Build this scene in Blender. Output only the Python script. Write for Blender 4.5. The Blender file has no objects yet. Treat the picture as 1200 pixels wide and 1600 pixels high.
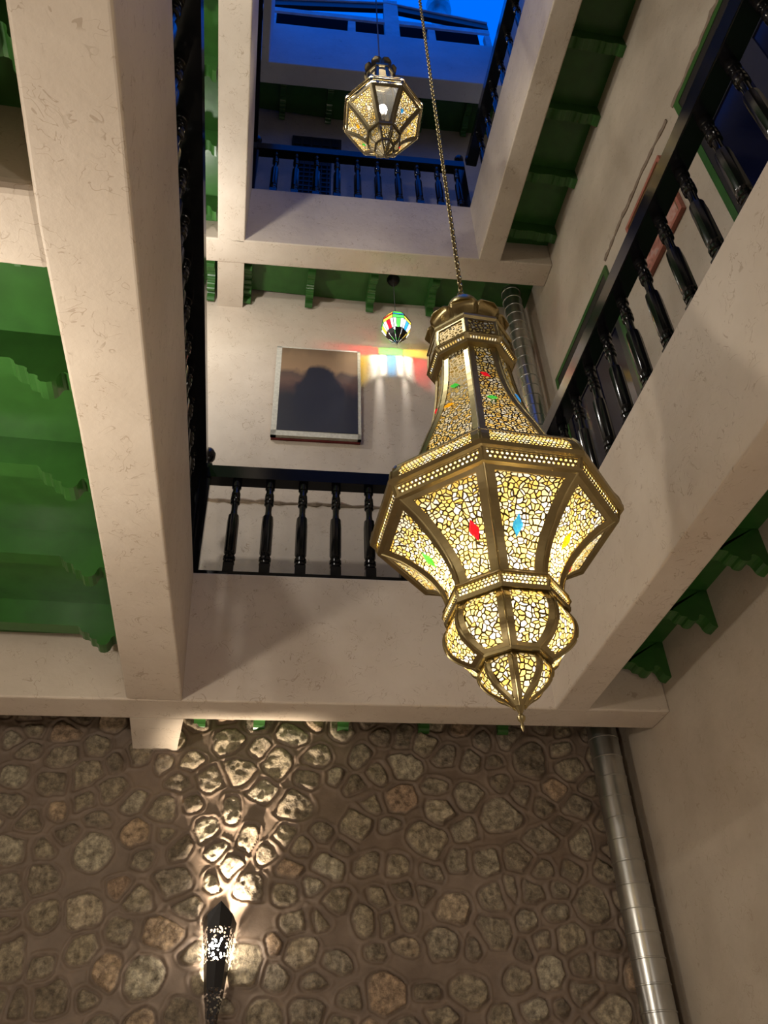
import bpy, bmesh, math, random
import numpy as np
from mathutils import Vector, Matrix
random.seed(7); rng = np.random.default_rng(11)
scn = bpy.context.scene
COL = scn.collection
PI = math.pi

# ------------------------------------------------------------------ camera (units: metres, eye at the origin, floor at z=-1.5)
cam_d = bpy.data.cameras.new('camera'); cam = bpy.data.objects.new('camera', cam_d); COL.objects.link(cam)
cam_d.sensor_fit = 'VERTICAL'; cam_d.sensor_height = 36.0; cam_d.sensor_width = 27.0
cam_d.lens = 36.0*1277.37/1600.0; cam_d.clip_start = 0.05; cam_d.clip_end = 200
_f = Vector((math.sin(.1821)*math.cos(.6715), math.cos(.1821)*math.cos(.6715), math.sin(.6715)))
_r0 = Vector((math.cos(.1821), -math.sin(.1821), 0)); _u0 = _r0.cross(_f)
_c, _s = math.cos(-.0363), math.sin(-.0363)
_r = _c*_r0 + _s*_u0; _u = -_s*_r0 + _c*_u0
cam.matrix_world = Matrix(((_r.x, _u.x, -_f.x, 0), (_r.y, _u.y, -_f.y, 0), (_r.z, _u.z, -_f.z, 0), (0, 0, 0, 1)))
scn.camera = cam

# ------------------------------------------------------------------ dusk sky, exposure, lamps, fill lights
w = bpy.data.worlds.new('dusk_sky'); scn.world = w; w.use_nodes = True
bg = w.node_tree.nodes['Background']; bg.inputs[0].default_value = (0.0, 0.155, 1.0, 1); bg.inputs[1].default_value = 0.85
scn.view_settings.view_transform = 'Standard'; scn.view_settings.look = 'None'
scn.view_settings.exposure = 0.3; scn.view_settings.gamma = 1.0; scn.view_settings.use_curve_mapping = False

def point(name, loc, power, col=(1, .85, .66), r=.04, parent=None):
    l = bpy.data.lights.new(name, 'POINT'); l.energy = power; l.color = col; l.shadow_soft_size = r
    o = bpy.data.objects.new(name, l); COL.objects.link(o); o.location = loc
    if parent: o.parent = parent
    return o
WARM = (1, .80, .60)
# lamp of the left ground floor gallery (beside the frame)
point('lamp_or_fill_light', (-1.55, 2.05, 1.35), 72, (1, .90, .77), .08)
point('lamp_or_fill_light', (.9, -1.6, .9), 32, (1, .90, .79), .12)  # added ambient fill behind the viewer, not a lamp of the house
point('lamp_or_fill_light', (.5, 2.0, -.9), 50, (1, .90, .78), .15)  # second added fill, low in the court, no fixture there
# lamps of the upper galleries hidden behind the left beam
point('lamp_or_fill_light', (-1.0, 4.30, 6.0), 42, (1, .95, .88), .06)
point('lamp_or_fill_light', (-1.3, 1.3, 5.5), 110, (1, .94, .86), .1)

# ------------------------------------------------------------------ materials
def mat(name):
    m = bpy.data.materials.new(name); m.use_nodes = True
    nt = m.node_tree; return m, nt, nt.nodes['Principled BSDF'], nt.nodes['Material Output']
def N(nt, t, **kw):
    n = nt.nodes.new(t)
    for k_, v in kw.items():
        if k_[0].islower(): setattr(n, k_, v)
    for k_, v in kw.items():
        if not k_[0].islower(): n.inputs[k_].default_value = v
    return n
def L(nt, a, b): nt.links.new(a, b)
def ramp(nt, src, stops):
    r = nt.nodes.new('ShaderNodeValToRGB'); e = r.color_ramp.elements
    while len(e) < len(stops): e.new(.5)
    for i, (p, c) in enumerate(stops): e[i].position = p; e[i].color = (*c, 1) if len(c) == 3 else c
    L(nt, src, r.inputs[0]); return r
def math_n(nt, op, a, b=None):
    n = nt.nodes.new('ShaderNodeMath'); n.operation = op
    for i, v in enumerate((a, b)):
        if v is None: continue
        if isinstance(v, (int, float)): n.inputs[i].default_value = v
        else: L(nt, v, n.inputs[i])
    return n.outputs[0]
def plain(name, col, rough=.5, metal=0, bump=0, bscale=30, spec=.5, coat=0):
    m, nt, b, out = mat(name)
    b.inputs['Base Color'].default_value = (*col, 1); b.inputs['Roughness'].default_value = rough
    b.inputs['Metallic'].default_value = metal; b.inputs['Specular IOR Level'].default_value = spec
    b.inputs['Coat Weight'].default_value = coat; b.inputs['Coat Roughness'].default_value = .12
    tc = N(nt, 'ShaderNodeTexCoord'); no = N(nt, 'ShaderNodeTexNoise', Scale=bscale, Detail=4.0); L(nt, tc.outputs['Object'], no.inputs['Vector'])
    mx = ramp(nt, no.outputs['Fac'], [(.3, tuple(c*.85 for c in col)), (.7, tuple(min(1, c*1.12) for c in col))]); L(nt, mx.outputs[0], b.inputs['Base Color'])
    if bump:
        bp = N(nt, 'ShaderNodeBump', Strength=bump, Distance=.01); L(nt, no.outputs['Fac'], bp.inputs['Height']); L(nt, bp.outputs[0], b.inputs['Normal'])
    return m

def plaster(name, base, dark, fleck=(.27, .19, .12), fl=.5):
    m, nt, b, out = mat(name); tc = N(nt, 'ShaderNodeTexCoord'); P = tc.outputs['Object']
    n1 = N(nt, 'ShaderNodeTexNoise', Scale=1.7, Detail=5.0, Roughness=.62); L(nt, P, n1.inputs['Vector'])
    c1 = ramp(nt, n1.outputs['Fac'], [(.32, dark), (.62, base)])
    # straw fibres: thin curved level lines of a noise, masked into short strokes
    n2 = N(nt, 'ShaderNodeTexNoise', Scale=8.5, Detail=2.0, Distortion=1.2); L(nt, P, n2.inputs['Vector'])
    a = math_n(nt, 'ABSOLUTE', math_n(nt, 'SUBTRACT', n2.outputs['Fac'], .5))
    line = math_n(nt, 'LESS_THAN', a, .009)
    n3 = N(nt, 'ShaderNodeTexNoise', Scale=11.0, Detail=1.0); L(nt, P, n3.inputs['Vector'])
    mask = ramp(nt, n3.outputs['Fac'], [(.52, (0, 0, 0)), (.60, (1, 1, 1))])
    n2b = N(nt, 'ShaderNodeTexNoise', noise_dimensions='4D', Scale=12.0, Detail=2.0, Distortion=1.5, W=3.0); L(nt, P, n2b.inputs['Vector'])
    lb = math_n(nt, 'LESS_THAN', math_n(nt, 'ABSOLUTE', math_n(nt, 'SUBTRACT', n2b.outputs['Fac'], .47)), .008)
    n3b = N(nt, 'ShaderNodeTexNoise', noise_dimensions='4D', Scale=9.0, Detail=1.0, W=9.0); L(nt, P, n3b.inputs['Vector'])
    mb = ramp(nt, n3b.outputs['Fac'], [(.53, (0, 0, 0)), (.61, (1, 1, 1))])
    f = math_n(nt, 'MULTIPLY', math_n(nt, 'MAXIMUM', math_n(nt, 'MULTIPLY', line, mask.outputs[0]), math_n(nt, 'MULTIPLY', lb, mb.outputs[0])), fl)
    mx = nt.nodes.new('ShaderNodeMix'); mx.data_type = 'RGBA'; L(nt, f, mx.inputs['Factor']); L(nt, c1.outputs[0], mx.inputs['A']); mx.inputs['B'].default_value = (*fleck, 1)
    L(nt, mx.outputs['Result'], b.inputs['Base Color'])
    b.inputs['Roughness'].default_value = .55; b.inputs['Specular IOR Level'].default_value = .35
    n4 = N(nt, 'ShaderNodeTexNoise', Scale=5.0, Detail=6.0, Roughness=.6); L(nt, P, n4.inputs['Vector'])
    bp = N(nt, 'ShaderNodeBump', Strength=.35, Distance=.02); L(nt, n4.outputs['Fac'], bp.inputs['Height']); L(nt, bp.outputs[0], b.inputs['Normal'])
    return m
M = {}
M['plaster'] = plaster('straw_plaster', (.58, .50, .41), (.50, .42, .335))
M['skylit_plaster'] = plaster('sky_lightened_plaster', (.66, .66, .68), (.56, .57, .60), fl=.2)  # plaster copy made paler and bluer, sky light put into its colour
M['plaster_wall'] = plaster('smooth_plaster', (.50, .43, .345), (.41, .345, .27), fl=.35)
M['green'] = plain('green_gloss_paint', (.028, .105, .018), .34, 0, .12, 9, .4, .12)
M['black'] = plain('black_lacquer', (.005, .005, .006), .14, 0, 0, 20, .32, .05)
M['brass'] = plain('aged_brass', (.40, .325, .165), .34, 1, .08, 14)
M['brass_dark'] = plain('dull_brass', (.20, .165, .10), .42, 1, .1, 18)
M['iron'] = plain('black_iron', (.012, .011, .012), .45, .3, .1, 40)
M['zinc'] = plain('galvanised_sheet', (.55, .56, .55), .30, 1, .06, 6)
M['wood_dark'] = plain('dark_wood', (.020, .018, .018), .35, 0, .1, 12)
M['grey_green'] = plain('grey_green_paint', (.13, .17, .15), .35, 0, .05, 12)
M['roof_white'] = plain('roof_paint', (.62, .64, .66), .6, 0, .1, 8)
M['canvas_edge'] = plain('canvas_edge', (.58, .56, .48), .7, 0, .15, 40)
M['red_paint'] = plain('dark_red_paint', (.16, .012, .012), .5)
M['floor'] = plain('floor_tiles', (.30, .23, .17), .4, 0, .05, 3)
M['conduit'] = plain('rough_brown_mortar', (.25, .19, .14), .85, 0, .8, 25)
M['red_frame'] = plain('reddish_frame', (.36, .12, .08), .45)
M['black_rail'] = plain('polished_black_rail', (.006, .006, .008), .16, 0, 0, 20, .6, .6)
M['matt_black'] = plain('matt_black_slit', (.004, .004, .005), .9, spec=.05)  # for the sheet that blackens the roof slits
M['cord'] = plain('grey_cord', (.08, .08, .09), .5)
def glassm(name, col, rough=.1):
    m, nt, b, out = mat(name); b.inputs['Base Color'].default_value = (*col, 1); b.inputs['Roughness'].default_value = rough
    b.inputs['Specular IOR Level'].default_value = .6; return m
M['night_glass'] = glassm('dark_window_glass', (.004, .005, .022), .08)

def pierced(name, scale, thr, emis, warmth=1.0, trans=.6, hole='cells', brass=(.50, .38, .17)):
    """cut brass sheet backed by frosted glass that glows in the openings"""
    m, nt, b, out = mat(name); tc = N(nt, 'ShaderNodeTexCoord')
    b.inputs['Base Color'].default_value = (*brass, 1); b.inputs['Metallic'].default_value = 1; b.inputs['Roughness'].default_value = .36
    if hole == 'cells':
        n = N(nt, 'ShaderNodeTexNoise', Scale=scale*.5, Detail=1.0); L(nt, tc.outputs['UV'], n.inputs['Vector'])
        va = nt.nodes.new('ShaderNodeVectorMath'); va.operation = 'MULTIPLY_ADD'; L(nt, n.outputs['Color'], va.inputs[0])
        va.inputs[1].default_value = (1.3/scale,)*3; L(nt, tc.outputs['UV'], va.inputs[2])
        v = N(nt, 'ShaderNodeTexVoronoi', voronoi_dimensions='2D', feature='DISTANCE_TO_EDGE', Scale=scale); L(nt, va.outputs[0], v.inputs['Vector'])
        v2 = N(nt, 'ShaderNodeTexVoronoi', voronoi_dimensions='2D', Scale=scale); L(nt, va.outputs[0], v2.inputs['Vector'])
        open_ = math_n(nt, 'GREATER_THAN', v.outputs['Distance'], thr); cellcol = v2.outputs['Color']
    else:
        mp = tc.outputs['UV']
        sx = nt.nodes.new('ShaderNodeSeparateXYZ'); L(nt, mp, sx.inputs[0])
        row = math_n(nt, 'FLOOR', sx.outputs[1]); off = math_n(nt, 'MULTIPLY', math_n(nt, 'MODULO', row, 2.0), .5)
        fx = math_n(nt, 'SUBTRACT', math_n(nt, 'FRACT', math_n(nt, 'ADD', sx.outputs[0], off)), .5)
        fy = math_n(nt, 'SUBTRACT', math_n(nt, 'FRACT', sx.outputs[1]), .5)
        d = math_n(nt, 'SQRT', math_n(nt, 'ADD', math_n(nt, 'MULTIPLY', fx, fx), math_n(nt, 'MULTIPLY', fy, fy)))
        open_ = math_n(nt, 'LESS_THAN', d, thr)
        v2 = N(nt, 'ShaderNodeTexVoronoi', Scale=scale); L(nt, tc.outputs['Object'], v2.inputs['Vector']); cellcol = v2.outputs['Color']
    sep = nt.nodes.new('ShaderNodeSeparateColor'); L(nt, cellcol, sep.inputs[0])
    glow = ramp(nt, sep.outputs[0], [(0, (1, .60, .12)), (.45, (1, .74, .24)), (.7, (1, .84, .5)), (1, (1, .97, .88))])
    em = N(nt, 'ShaderNodeEmission', Strength=emis); L(nt, glow.outputs[0], em.inputs[0])
    tr = nt.nodes.new('ShaderNodeBsdfTranslucent')
    gm = nt.nodes.new('ShaderNodeMix'); gm.data_type = 'RGBA'; gm.blend_type = 'MULTIPLY'; gm.inputs['Factor'].default_value = 1; L(nt, glow.outputs[0], gm.inputs['A']); gm.inputs['B'].default_value = (trans, trans, trans, 1)
    L(nt, gm.outputs['Result'], tr.inputs[0])
    ad = nt.nodes.new('ShaderNodeAddShader'); L(nt, em.outputs[0], ad.inputs[0]); L(nt, tr.outputs[0], ad.inputs[1])
    mix = nt.nodes.new('ShaderNodeMixShader'); L(nt, open_, mix.inputs[0]); L(nt, b.outputs[0], mix.inputs[1]); L(nt, ad.outputs[0], mix.inputs[2])
    bp = N(nt, 'ShaderNodeBump', Strength=.5, Distance=.003); L(nt, open_, bp.inputs['Height']); bp.invert = True; L(nt, bp.outputs[0], b.inputs['Normal'])
    L(nt, mix.outputs[0], out.inputs[0]); return m
M['pierced_body'] = pierced('pierced_brass_lit', 62, .14, .42, trans=.38, brass=(.16, .12, .05))
M['pierced_neck'] = pierced('pierced_brass_neck', 62, .16, .16, trans=.25, brass=(.12, .09, .04))
M['pierced_crown'] = pierced('pierced_brass_collar', 62, .20, .09, trans=.15, brass=(.20, .15, .07))
M['pierced_small'] = pierced('pierced_brass_fine', 58, .19, .42, trans=.30, brass=(.16, .12, .06))
M['dots'] = pierced('dotted_brass_band', 60, .27, .8, brass=(.32, .25, .12), hole='dots')
M['scales'] = pierced('scale_cut_brass_strip', 60, .37, .55, trans=.4, brass=(.14, .11, .05), hole='dots')

def bulbm(name, col, s):
    m, nt, b, out = mat(name); e = N(nt, 'ShaderNodeEmission', Strength=s); e.inputs[0].default_value = (*col, 1)
    t = nt.nodes.new('ShaderNodeBsdfTransparent'); a = nt.nodes.new('ShaderNodeAddShader'); L(nt, e.outputs[0], a.inputs[0]); L(nt, t.outputs[0], a.inputs[1]); L(nt, a.outputs[0], out.inputs[0]); return m
M['bulb'] = bulbm('lit_bulb', (1, .93, .82), 26)
def tglass(name, col, fac=.8, lit=0.0, dif=1.0):
    """coloured lamp glass: lets tinted light through and scatters some"""
    m, nt, b, out = mat(name)
    t = nt.nodes.new('ShaderNodeBsdfTransparent'); t.inputs[0].default_value = (*col, 1)
    d = nt.nodes.new('ShaderNodeBsdfTranslucent'); d.inputs[0].default_value = (*(q*dif for q in col), 1)
    e = N(nt, 'ShaderNodeEmission', Strength=lit); e.inputs[0].default_value = (*col, 1)
    mx = nt.nodes.new('ShaderNodeMixShader'); mx.inputs[0].default_value = fac; L(nt, d.outputs[0], mx.inputs[1]); L(nt, t.outputs[0], mx.inputs[2])
    g = N(nt, 'ShaderNodeBsdfGlossy', Roughness=.1); m2 = nt.nodes.new('ShaderNodeMixShader'); m2.inputs[0].default_value = .06
    L(nt, mx.outputs[0], m2.inputs[1]); L(nt, g.outputs[0], m2.inputs[2])
    ad = nt.nodes.new('ShaderNodeAddShader'); L(nt, m2.outputs[0], ad.inputs[0]); L(nt, e.outputs[0], ad.inputs[1])
    L(nt, ad.outputs[0], out.inputs[0]); return m
GC = {'red': (.9, .01, .03), 'green': (.10, .75, .10), 'blue': (.04, .38, .85), 'amber': (1, .50, .01), 'violet': (.25, .22, .8), 'clear': (.95, .95, .93), 'yellow': (1, .75, .08)}
for k_, c in GC.items():
    M['glass_'+k_] = tglass('glass_'+k_, c, .9 if k_ == 'clear' else .55, .9 if k_ == 'clear' else .5)
    M['frost_'+k_] = tglass('frosted_glass_'+k_, c, .04, .45 if k_ == 'clear' else .3, .035)
    M['gem_'+k_] = tglass('gem_'+k_, c, .1, .35)
M['clear_pane'] = tglass('clear_pane', (.86, .88, .9), .93)

# ------------------------------------------------------------------ mesh helpers
class MB:
    def __init__(s): s.v = []; s.f = []; s.uv = {}
    def add(s, vs, fs):
        o = len(s.v); s.v += [tuple(v) for v in vs]; s.f += [tuple(i+o for i in f) for f in fs]
        return s
    def box(s, x0, x1, y0, y1, z0, z1, skew=0.0):
        vs = [(x, y+skew*x, z) for z in (z0, z1) for y in (y0, y1) for x in (x0, x1)]
        return s.add(vs, [(0, 2, 3, 1), (4, 5, 7, 6), (0, 1, 5, 4), (2, 6, 7, 3), (0, 4, 6, 2), (1, 3, 7, 5)])
    def prism(s, poly, axis, a0, a1, skew=0.0):
        """poly: 2-D points; axis 'x': poly is (y,z) swept along x, 'y': (x,z) along y, 'z': (x,y) along z"""
        def P(p, a): return {'x': (a, p[0], p[1]), 'y': (p[0], a, p[1]), 'z': (p[0], p[1], a)}[axis]
        n = len(poly); vs = [P(p, a0) for p in poly]+[P(p, a1) for p in poly]
        vs = [(v[0], v[1]+skew*v[0], v[2]) for v in vs]
        return s.add(vs, [tuple(range(n)), tuple(range(2*n-1, n-1, -1))]+[(i, i+n, (i+1) % n+n, (i+1) % n) for i in range(n)])
    def lathe(s, prof, c, seg=16, ph=0, flute=None, cap=True):
        vs = []
        for z, r in prof:
            for j in range(seg):
                a = ph+2*PI*j/seg; rr = r
                if flute and flute[0] <= z <= flute[1]: rr = r*(1-.12*(j % 2))
                vs.append((c[0]+rr*math.cos(a), c[1]+rr*math.sin(a), c[2]+z))
        n = len(prof); fs = [(i*seg+j, i*seg+(j+1) % seg, (i+1)*seg+(j+1) % seg, (i+1)*seg+j) for i in range(n-1) for j in range(seg)]
        if cap: fs += [tuple(range(seg-1, -1, -1)), tuple(range((n-1)*seg, n*seg))]
        return s.add(vs, fs)
    def tube(s, pts, r, seg=6, closed=False):
        pts = [Vector(p) for p in pts]; n = len(pts); vs = []
        up = Vector((0, 0, 1))
        for i, p in enumerate(pts):
            a = pts[(i-1) % n] if (closed or i > 0) else p; b = pts[(i+1) % n] if (closed or i < n-1) else p
            t = (b-a).normalized(); ref = up if abs(t.z) < .9 else Vector((1, 0, 0))
            x = t.cross(ref).normalized(); y = t.cross(x)
            rr = r[i] if isinstance(r, (list, tuple)) else r
            vs += [p+rr*(math.cos(2*PI*j/seg)*x+math.sin(2*PI*j/seg)*y) for j in range(seg)]
        m = n if closed else n-1
        fs = [(i*seg+j, i*seg+(j+1) % seg, ((i+1) % n)*seg+(j+1) % seg, ((i+1) % n)*seg+j) for i in range(m) for j in range(seg)]
        if not closed: fs += [tuple(range(seg-1, -1, -1)), tuple(range((n-1)*seg, n*seg))]
        return s.add(vs, fs)
    def ball(s, c, r, nu=12, nv=8, sz=1):
        return s.lathe([(-r*sz*math.cos(PI*i/nv), max(1e-4, r*math.sin(PI*i/nv))) for i in range(nv+1)], c, nu, cap=False)
    def build(s, name, m, parent=None, org=None, smooth=False, bevel=0, angle=40):
        org = Vector(org) if org is not None else (parent_org(parent) if parent else Vector((0, 0, 0)))
        me = bpy.data.meshes.new(name); me.from_pydata([tuple(Vector(v)-org) for v in s.v], [], s.f)
        if s.uv:
            ul = me.uv_layers.new(name='UVMap')
            for lp in me.loops: ul.data[lp.index].uv = s.uv.get(lp.vertex_index, (0, 0))
        bm = bmesh.new(); bm.from_mesh(me); bmesh.ops.recalc_face_normals(bm, faces=bm.faces)
        if bevel: bmesh.ops.bevel(bm, geom=bm.edges[:], offset=bevel, segments=2, affect='EDGES', clamp_overlap=True)
        bm.to_mesh(me); bm.free()
        me.materials.append(M[m] if isinstance(m, str) else m)
        if smooth:
            for p in me.polygons: p.use_smooth = True
            if smooth != 'all': me.set_sharp_from_angle(angle=math.radians(angle))
        o = bpy.data.objects.new(name, me); COL.objects.link(o)
        if parent: o.parent = parent
        else: o.location = org
        return o
def parent_org(p):
    v = Vector((0, 0, 0))
    while p is not None: v += p.location; p = p.parent
    return v
def thing(name, label, cat, loc=(0, 0, 0), group=None):
    o = bpy.data.objects.new(name, None); COL.objects.link(o); o.location = loc; o.empty_display_size = .1
    o['label'] = label; o['category'] = cat
    if group: o['group'] = group
    return o
def tag(o, label, cat, group=None):
    o['label'] = label; o['category'] = cat
    if group: o['group'] = group
    return o
def struct(o, label, cat):
    o['kind'] = 'structure'; o['label'] = label; o['category'] = cat; return o

# ------------------------------------------------------------------ dimensions of the courtyard
Y0, K, D = 4.5, -.0488, .255          # front plane of the far beams (slightly skewed), their depth
WB = 5.2755                           # back wall plane
XL, XR, XW, XE = -.44, 1.83, 2.56, -2.6
BL, BR = .265, .215                   # widths of the left and right beams
H1, T1, H2, T2, H3, T3 = 2.13, 3.03, 6.775, 7.69, 10.57, 11.74
YN = -.7                              # near side of the opening
YF = -3.2
def F(x, e=0): return Y0+e+K*x

# ------------------------------------------------------------------ floor, walls
struct(MB().box(XE-.2, XW+.2, YF-.2, 5.6, -1.65, -1.5).build('floor', 'floor'), 'tiled ground floor of the courtyard', 'floor')
struct(MB().box(XW, XW+.2, YF-.2, 5.6, -1.5, T3).build('wall_right', 'plaster_wall'), 'tall beige plaster wall on the right with doors on the upper gallery', 'wall')
struct(MB().box(XE-.2, XE, YF-.2, 5.6, -1.5, T3).build('wall_left', 'plaster_wall'), 'beige plaster wall behind the left galleries', 'wall')
struct(MB().box(XE-.2, XW+.2, YF-.2, YF, -1.5, T3).build('wall_front', 'plaster_wall'), 'beige plaster wall behind the viewer', 'wall')
struct(MB().box(XE, XW, WB, WB+.25, 2.9, T3, K).build('wall_back_upper', 'plaster'), 'pale plaster back wall of the upper galleries', 'wall')

# ------------------------------------------------------------------ fieldstone wall (one surface, stones and mortar)
def vnoise(x, z, s, seed):
    g = np.random.default_rng(seed).random((64, 64)); X = x*s+31.7*seed; Z = z*s+17.3*seed
    xi = np.floor(X).astype(int); zi = np.floor(Z).astype(int); fx = X-xi; fz = Z-zi
    fx = fx*fx*(3-2*fx); fz = fz*fz*(3-2*fz); G = lambda a, b: g[a % 64, b % 64]
    return (G(xi, zi)*(1-fx)+G(xi+1, zi)*fx)*(1-fz)+(G(xi, zi+1)*(1-fx)+G(xi+1, zi+1)*fx)*fz
def stone_wall():
    x0, x1, z0, z1, st = XE, XW-.05, .25, 2.95, .0085
    xs = np.arange(x0, x1, st); zs = np.arange(z0, z1, st); X, Z = np.meshgrid(xs, zs)
    sites = []; tries = 0
    while tries < 9000:
        tries += 1
        p = (rng.uniform(x0-.1, x1+.1), rng.uniform(z0-.1, z1+.1)); r = rng.choice([.055, .07, .085, .10], p=[.2, .35, .3, .15])
        if all(math.hypot(p[0]-q[0], p[1]-q[1]) > (r+q[2])*1.06 for q in sites): sites.append((p[0], p[1], r))
    wx = X+.030*(vnoise(X, Z, 8, 1)-.5)+.010*(vnoise(X, Z, 25, 5)-.5); wz = Z+.030*(vnoise(X, Z, 8, 2)-.5)+.010*(vnoise(X, Z, 25, 6)-.5)
    f1 = np.full(X.shape, 9.); f2 = np.full(X.shape, 9.); idx = np.zeros(X.shape, int)
    dx1 = np.zeros(X.shape); dz1 = np.zeros(X.shape)
    for i, (a, b, r) in enumerate(sites):
        th = rng.uniform(-.5, .5)+(rng.random() < .25)*1.3; s = rng.uniform(1.0, 1.32)
        lo = (slice(max(0, int((b-.5-z0)/st)), max(0, int((b+.5-z0)/st))), slice(max(0, int((a-.5-x0)/st)), max(0, int((a+.5-x0)/st))))
        if X[lo].size == 0: continue
        u = (wx[lo]-a)*math.cos(th)+(wz[lo]-b)*math.sin(th); v = -(wx[lo]-a)*math.sin(th)+(wz[lo]-b)*math.cos(th)
        pw = rng.uniform(2.0, 3.4)
        d = (np.abs(u/s)**pw+np.abs(v*s**.4)**pw)**(1/pw)-r
        A1 = f1[lo]; A2 = f2[lo]; near = d < A1
        f2[lo] = np.where(near, A1, np.minimum(A2, d)); idx[lo] = np.where(near, i, idx[lo]); f1[lo] = np.where(near, d, A1)
        dx1[lo] = np.where(near, u, dx1[lo]); dz1[lo] = np.where(near, v, dz1[lo])
    e = np.minimum((f2-f1)*.5, .030-f1)          # distance inside the stone outline
    e = e-.013-.007*vnoise(X, Z, 5, 3)
    sm = lambda t: np.clip(t, 0, 1)**2*(3-2*np.clip(t, 0, 1))
    n = len(sites); hgt = rng.uniform(.010, .032, n)[idx]; tx = rng.uniform(-.18, .18, n)[idx]; tz = rng.uniform(-.18, .18, n)[idx]
    stone = sm(e/.016)
    rough = (vnoise(X, Z, 20, 7)-.5)*.020+(vnoise(X, Z, 45, 8)-.5)*.012
    h = stone*(hgt+tx*dx1+tz*dz1+rough)+.008*sm(1-np.abs(e+.014)/.012)-.012*sm(1-np.abs(e-.001)/.006)+(1-stone)*(vnoise(X, Z, 9, 9)-.5)*.012
    nz, nx = X.shape
    V = np.stack([X.ravel(), (WB-.03+K*X-h).ravel(), Z.ravel()], 1)
    ii = np.arange(nz*nx).reshape(nz, nx); q = np.stack([ii[:-1, :-1], ii[:-1, 1:], ii[1:, 1:], ii[1:, :-1]], -1).reshape(-1, 4)
    me = bpy.data.meshes.new('wall_back'); me.from_pydata(V.tolist(), [], q.tolist())
    ca = me.color_attributes.new('stone', 'FLOAT_COLOR', 'POINT')
    rnd = rng.random(n)[idx]; rn2 = rng.random(n)[idx]
    dat = np.stack([stone, rnd, rn2, np.ones_like(rnd)], -1).reshape(-1).astype(np.float32); ca.data.foreach_set('color', dat)
    me.polygons.foreach_set('use_smooth', [True]*len(me.polygons))
    # backing block and lower strip
    bm = bmesh.new(); bm.from_mesh(me)
    def bx(xa, xb, ya, yb, za, zb):
        vs = [bm.verts.new((x, y+K*x, z)) for z in (za, zb) for y in (ya, yb) for x in (xa, xb)]
        for f in ((0, 2, 3, 1), (4, 5, 7, 6), (0, 1, 5, 4), (2, 6, 7, 3), (0, 4, 6, 2), (1, 3, 7, 5)): bm.faces.new([vs[i] for i in f])
    bx(XE, XW, WB+.02, WB+.25, -1.5, 2.95); bx(XE, XW, WB-.03, WB+.02, -1.5, .26)
    bm.to_mesh(me); bm.free()
    m, nt, b, out = mat('fieldstone_and_mortar'); at = N(nt, 'ShaderNodeAttribute', attribute_name='stone')
    sp = nt.nodes.new('ShaderNodeSeparateColor'); L(nt, at.outputs['Color'], sp.inputs[0])
    tc = N(nt, 'ShaderNodeTexCoord'); no = N(nt, 'ShaderNodeTexNoise', Scale=26.0, Detail=7.0, Roughness=.7); L(nt, tc.outputs['Object'], no.inputs['Vector'])
    ns = N(nt, 'ShaderNodeTexNoise', Scale=9.0, Detail=3.0); L(nt, tc.outputs['Object'], ns.inputs['Vector'])
    sc = ramp(nt, sp.outputs[1], [(0, (.19, .15, .105)), (.35, (.33, .275, .19)), (.62, (.25, .205, .15)), (.88, (.42, .37, .27)), (.95, (.40, .29, .19)), (1, (.36, .25, .17))])
    mo = ramp(nt, ns.outputs['Fac'], [(.3, (.135, .095, .066)), (.7, (.19, .137, .098))])
    var = ramp(nt, no.outputs['Fac'], [(.34, (.36, .33, .31)), (.50, (.85, .83, .80)), (.66, (1.5, 1.47, 1.38))])
    mu = nt.nodes.new('ShaderNodeMix'); mu.data_type = 'RGBA'; mu.blend_type = 'MULTIPLY'; mu.inputs['Factor'].default_value = 1
    L(nt, sc.outputs[0], mu.inputs['A']); L(nt, var.outputs[0], mu.inputs['B'])
    mx = nt.nodes.new('ShaderNodeMix'); mx.data_type = 'RGBA'; L(nt, sp.outputs[0], mx.inputs['Factor']); L(nt, mo.outputs[0], mx.inputs['A']); L(nt, mu.outputs['Result'], mx.inputs['B'])
    L(nt, mx.outputs['Result'], b.inputs['Base Color']); b.inputs['Roughness'].default_value = .62
    st_ = math_n(nt, 'MULTIPLY_ADD', sp.outputs[0], .8); st_.node.inputs[2].default_value = .15
    bp = N(nt, 'ShaderNodeBump', Distance=.024); L(nt, st_, bp.inputs['Strength']); L(nt, no.outputs['Fac'], bp.inputs['Height']); L(nt, bp.outputs[0], b.inputs['Normal'])
    me.materials.append(m)
    o = bpy.data.objects.new('wall_back', me); COL.objects.link(o)
    struct(o, 'rough fieldstone wall with brown mortar at ground level', 'wall')
stone_wall()

# ------------------------------------------------------------------ plaster beams (structure)
tn = [0]
def trim(mb, label, m='plaster', bevel=.012, cat='beam'):
    tn[0] += 1
    o = mb.build('trim_%d' % tn[0], m, bevel=0)
    if bevel:
        mod = o.modifiers.new('bevel', 'BEVEL'); mod.width = bevel; mod.segments = 3; mod.limit_method = 'ANGLE'
    struct(o, label, cat); return o
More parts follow.
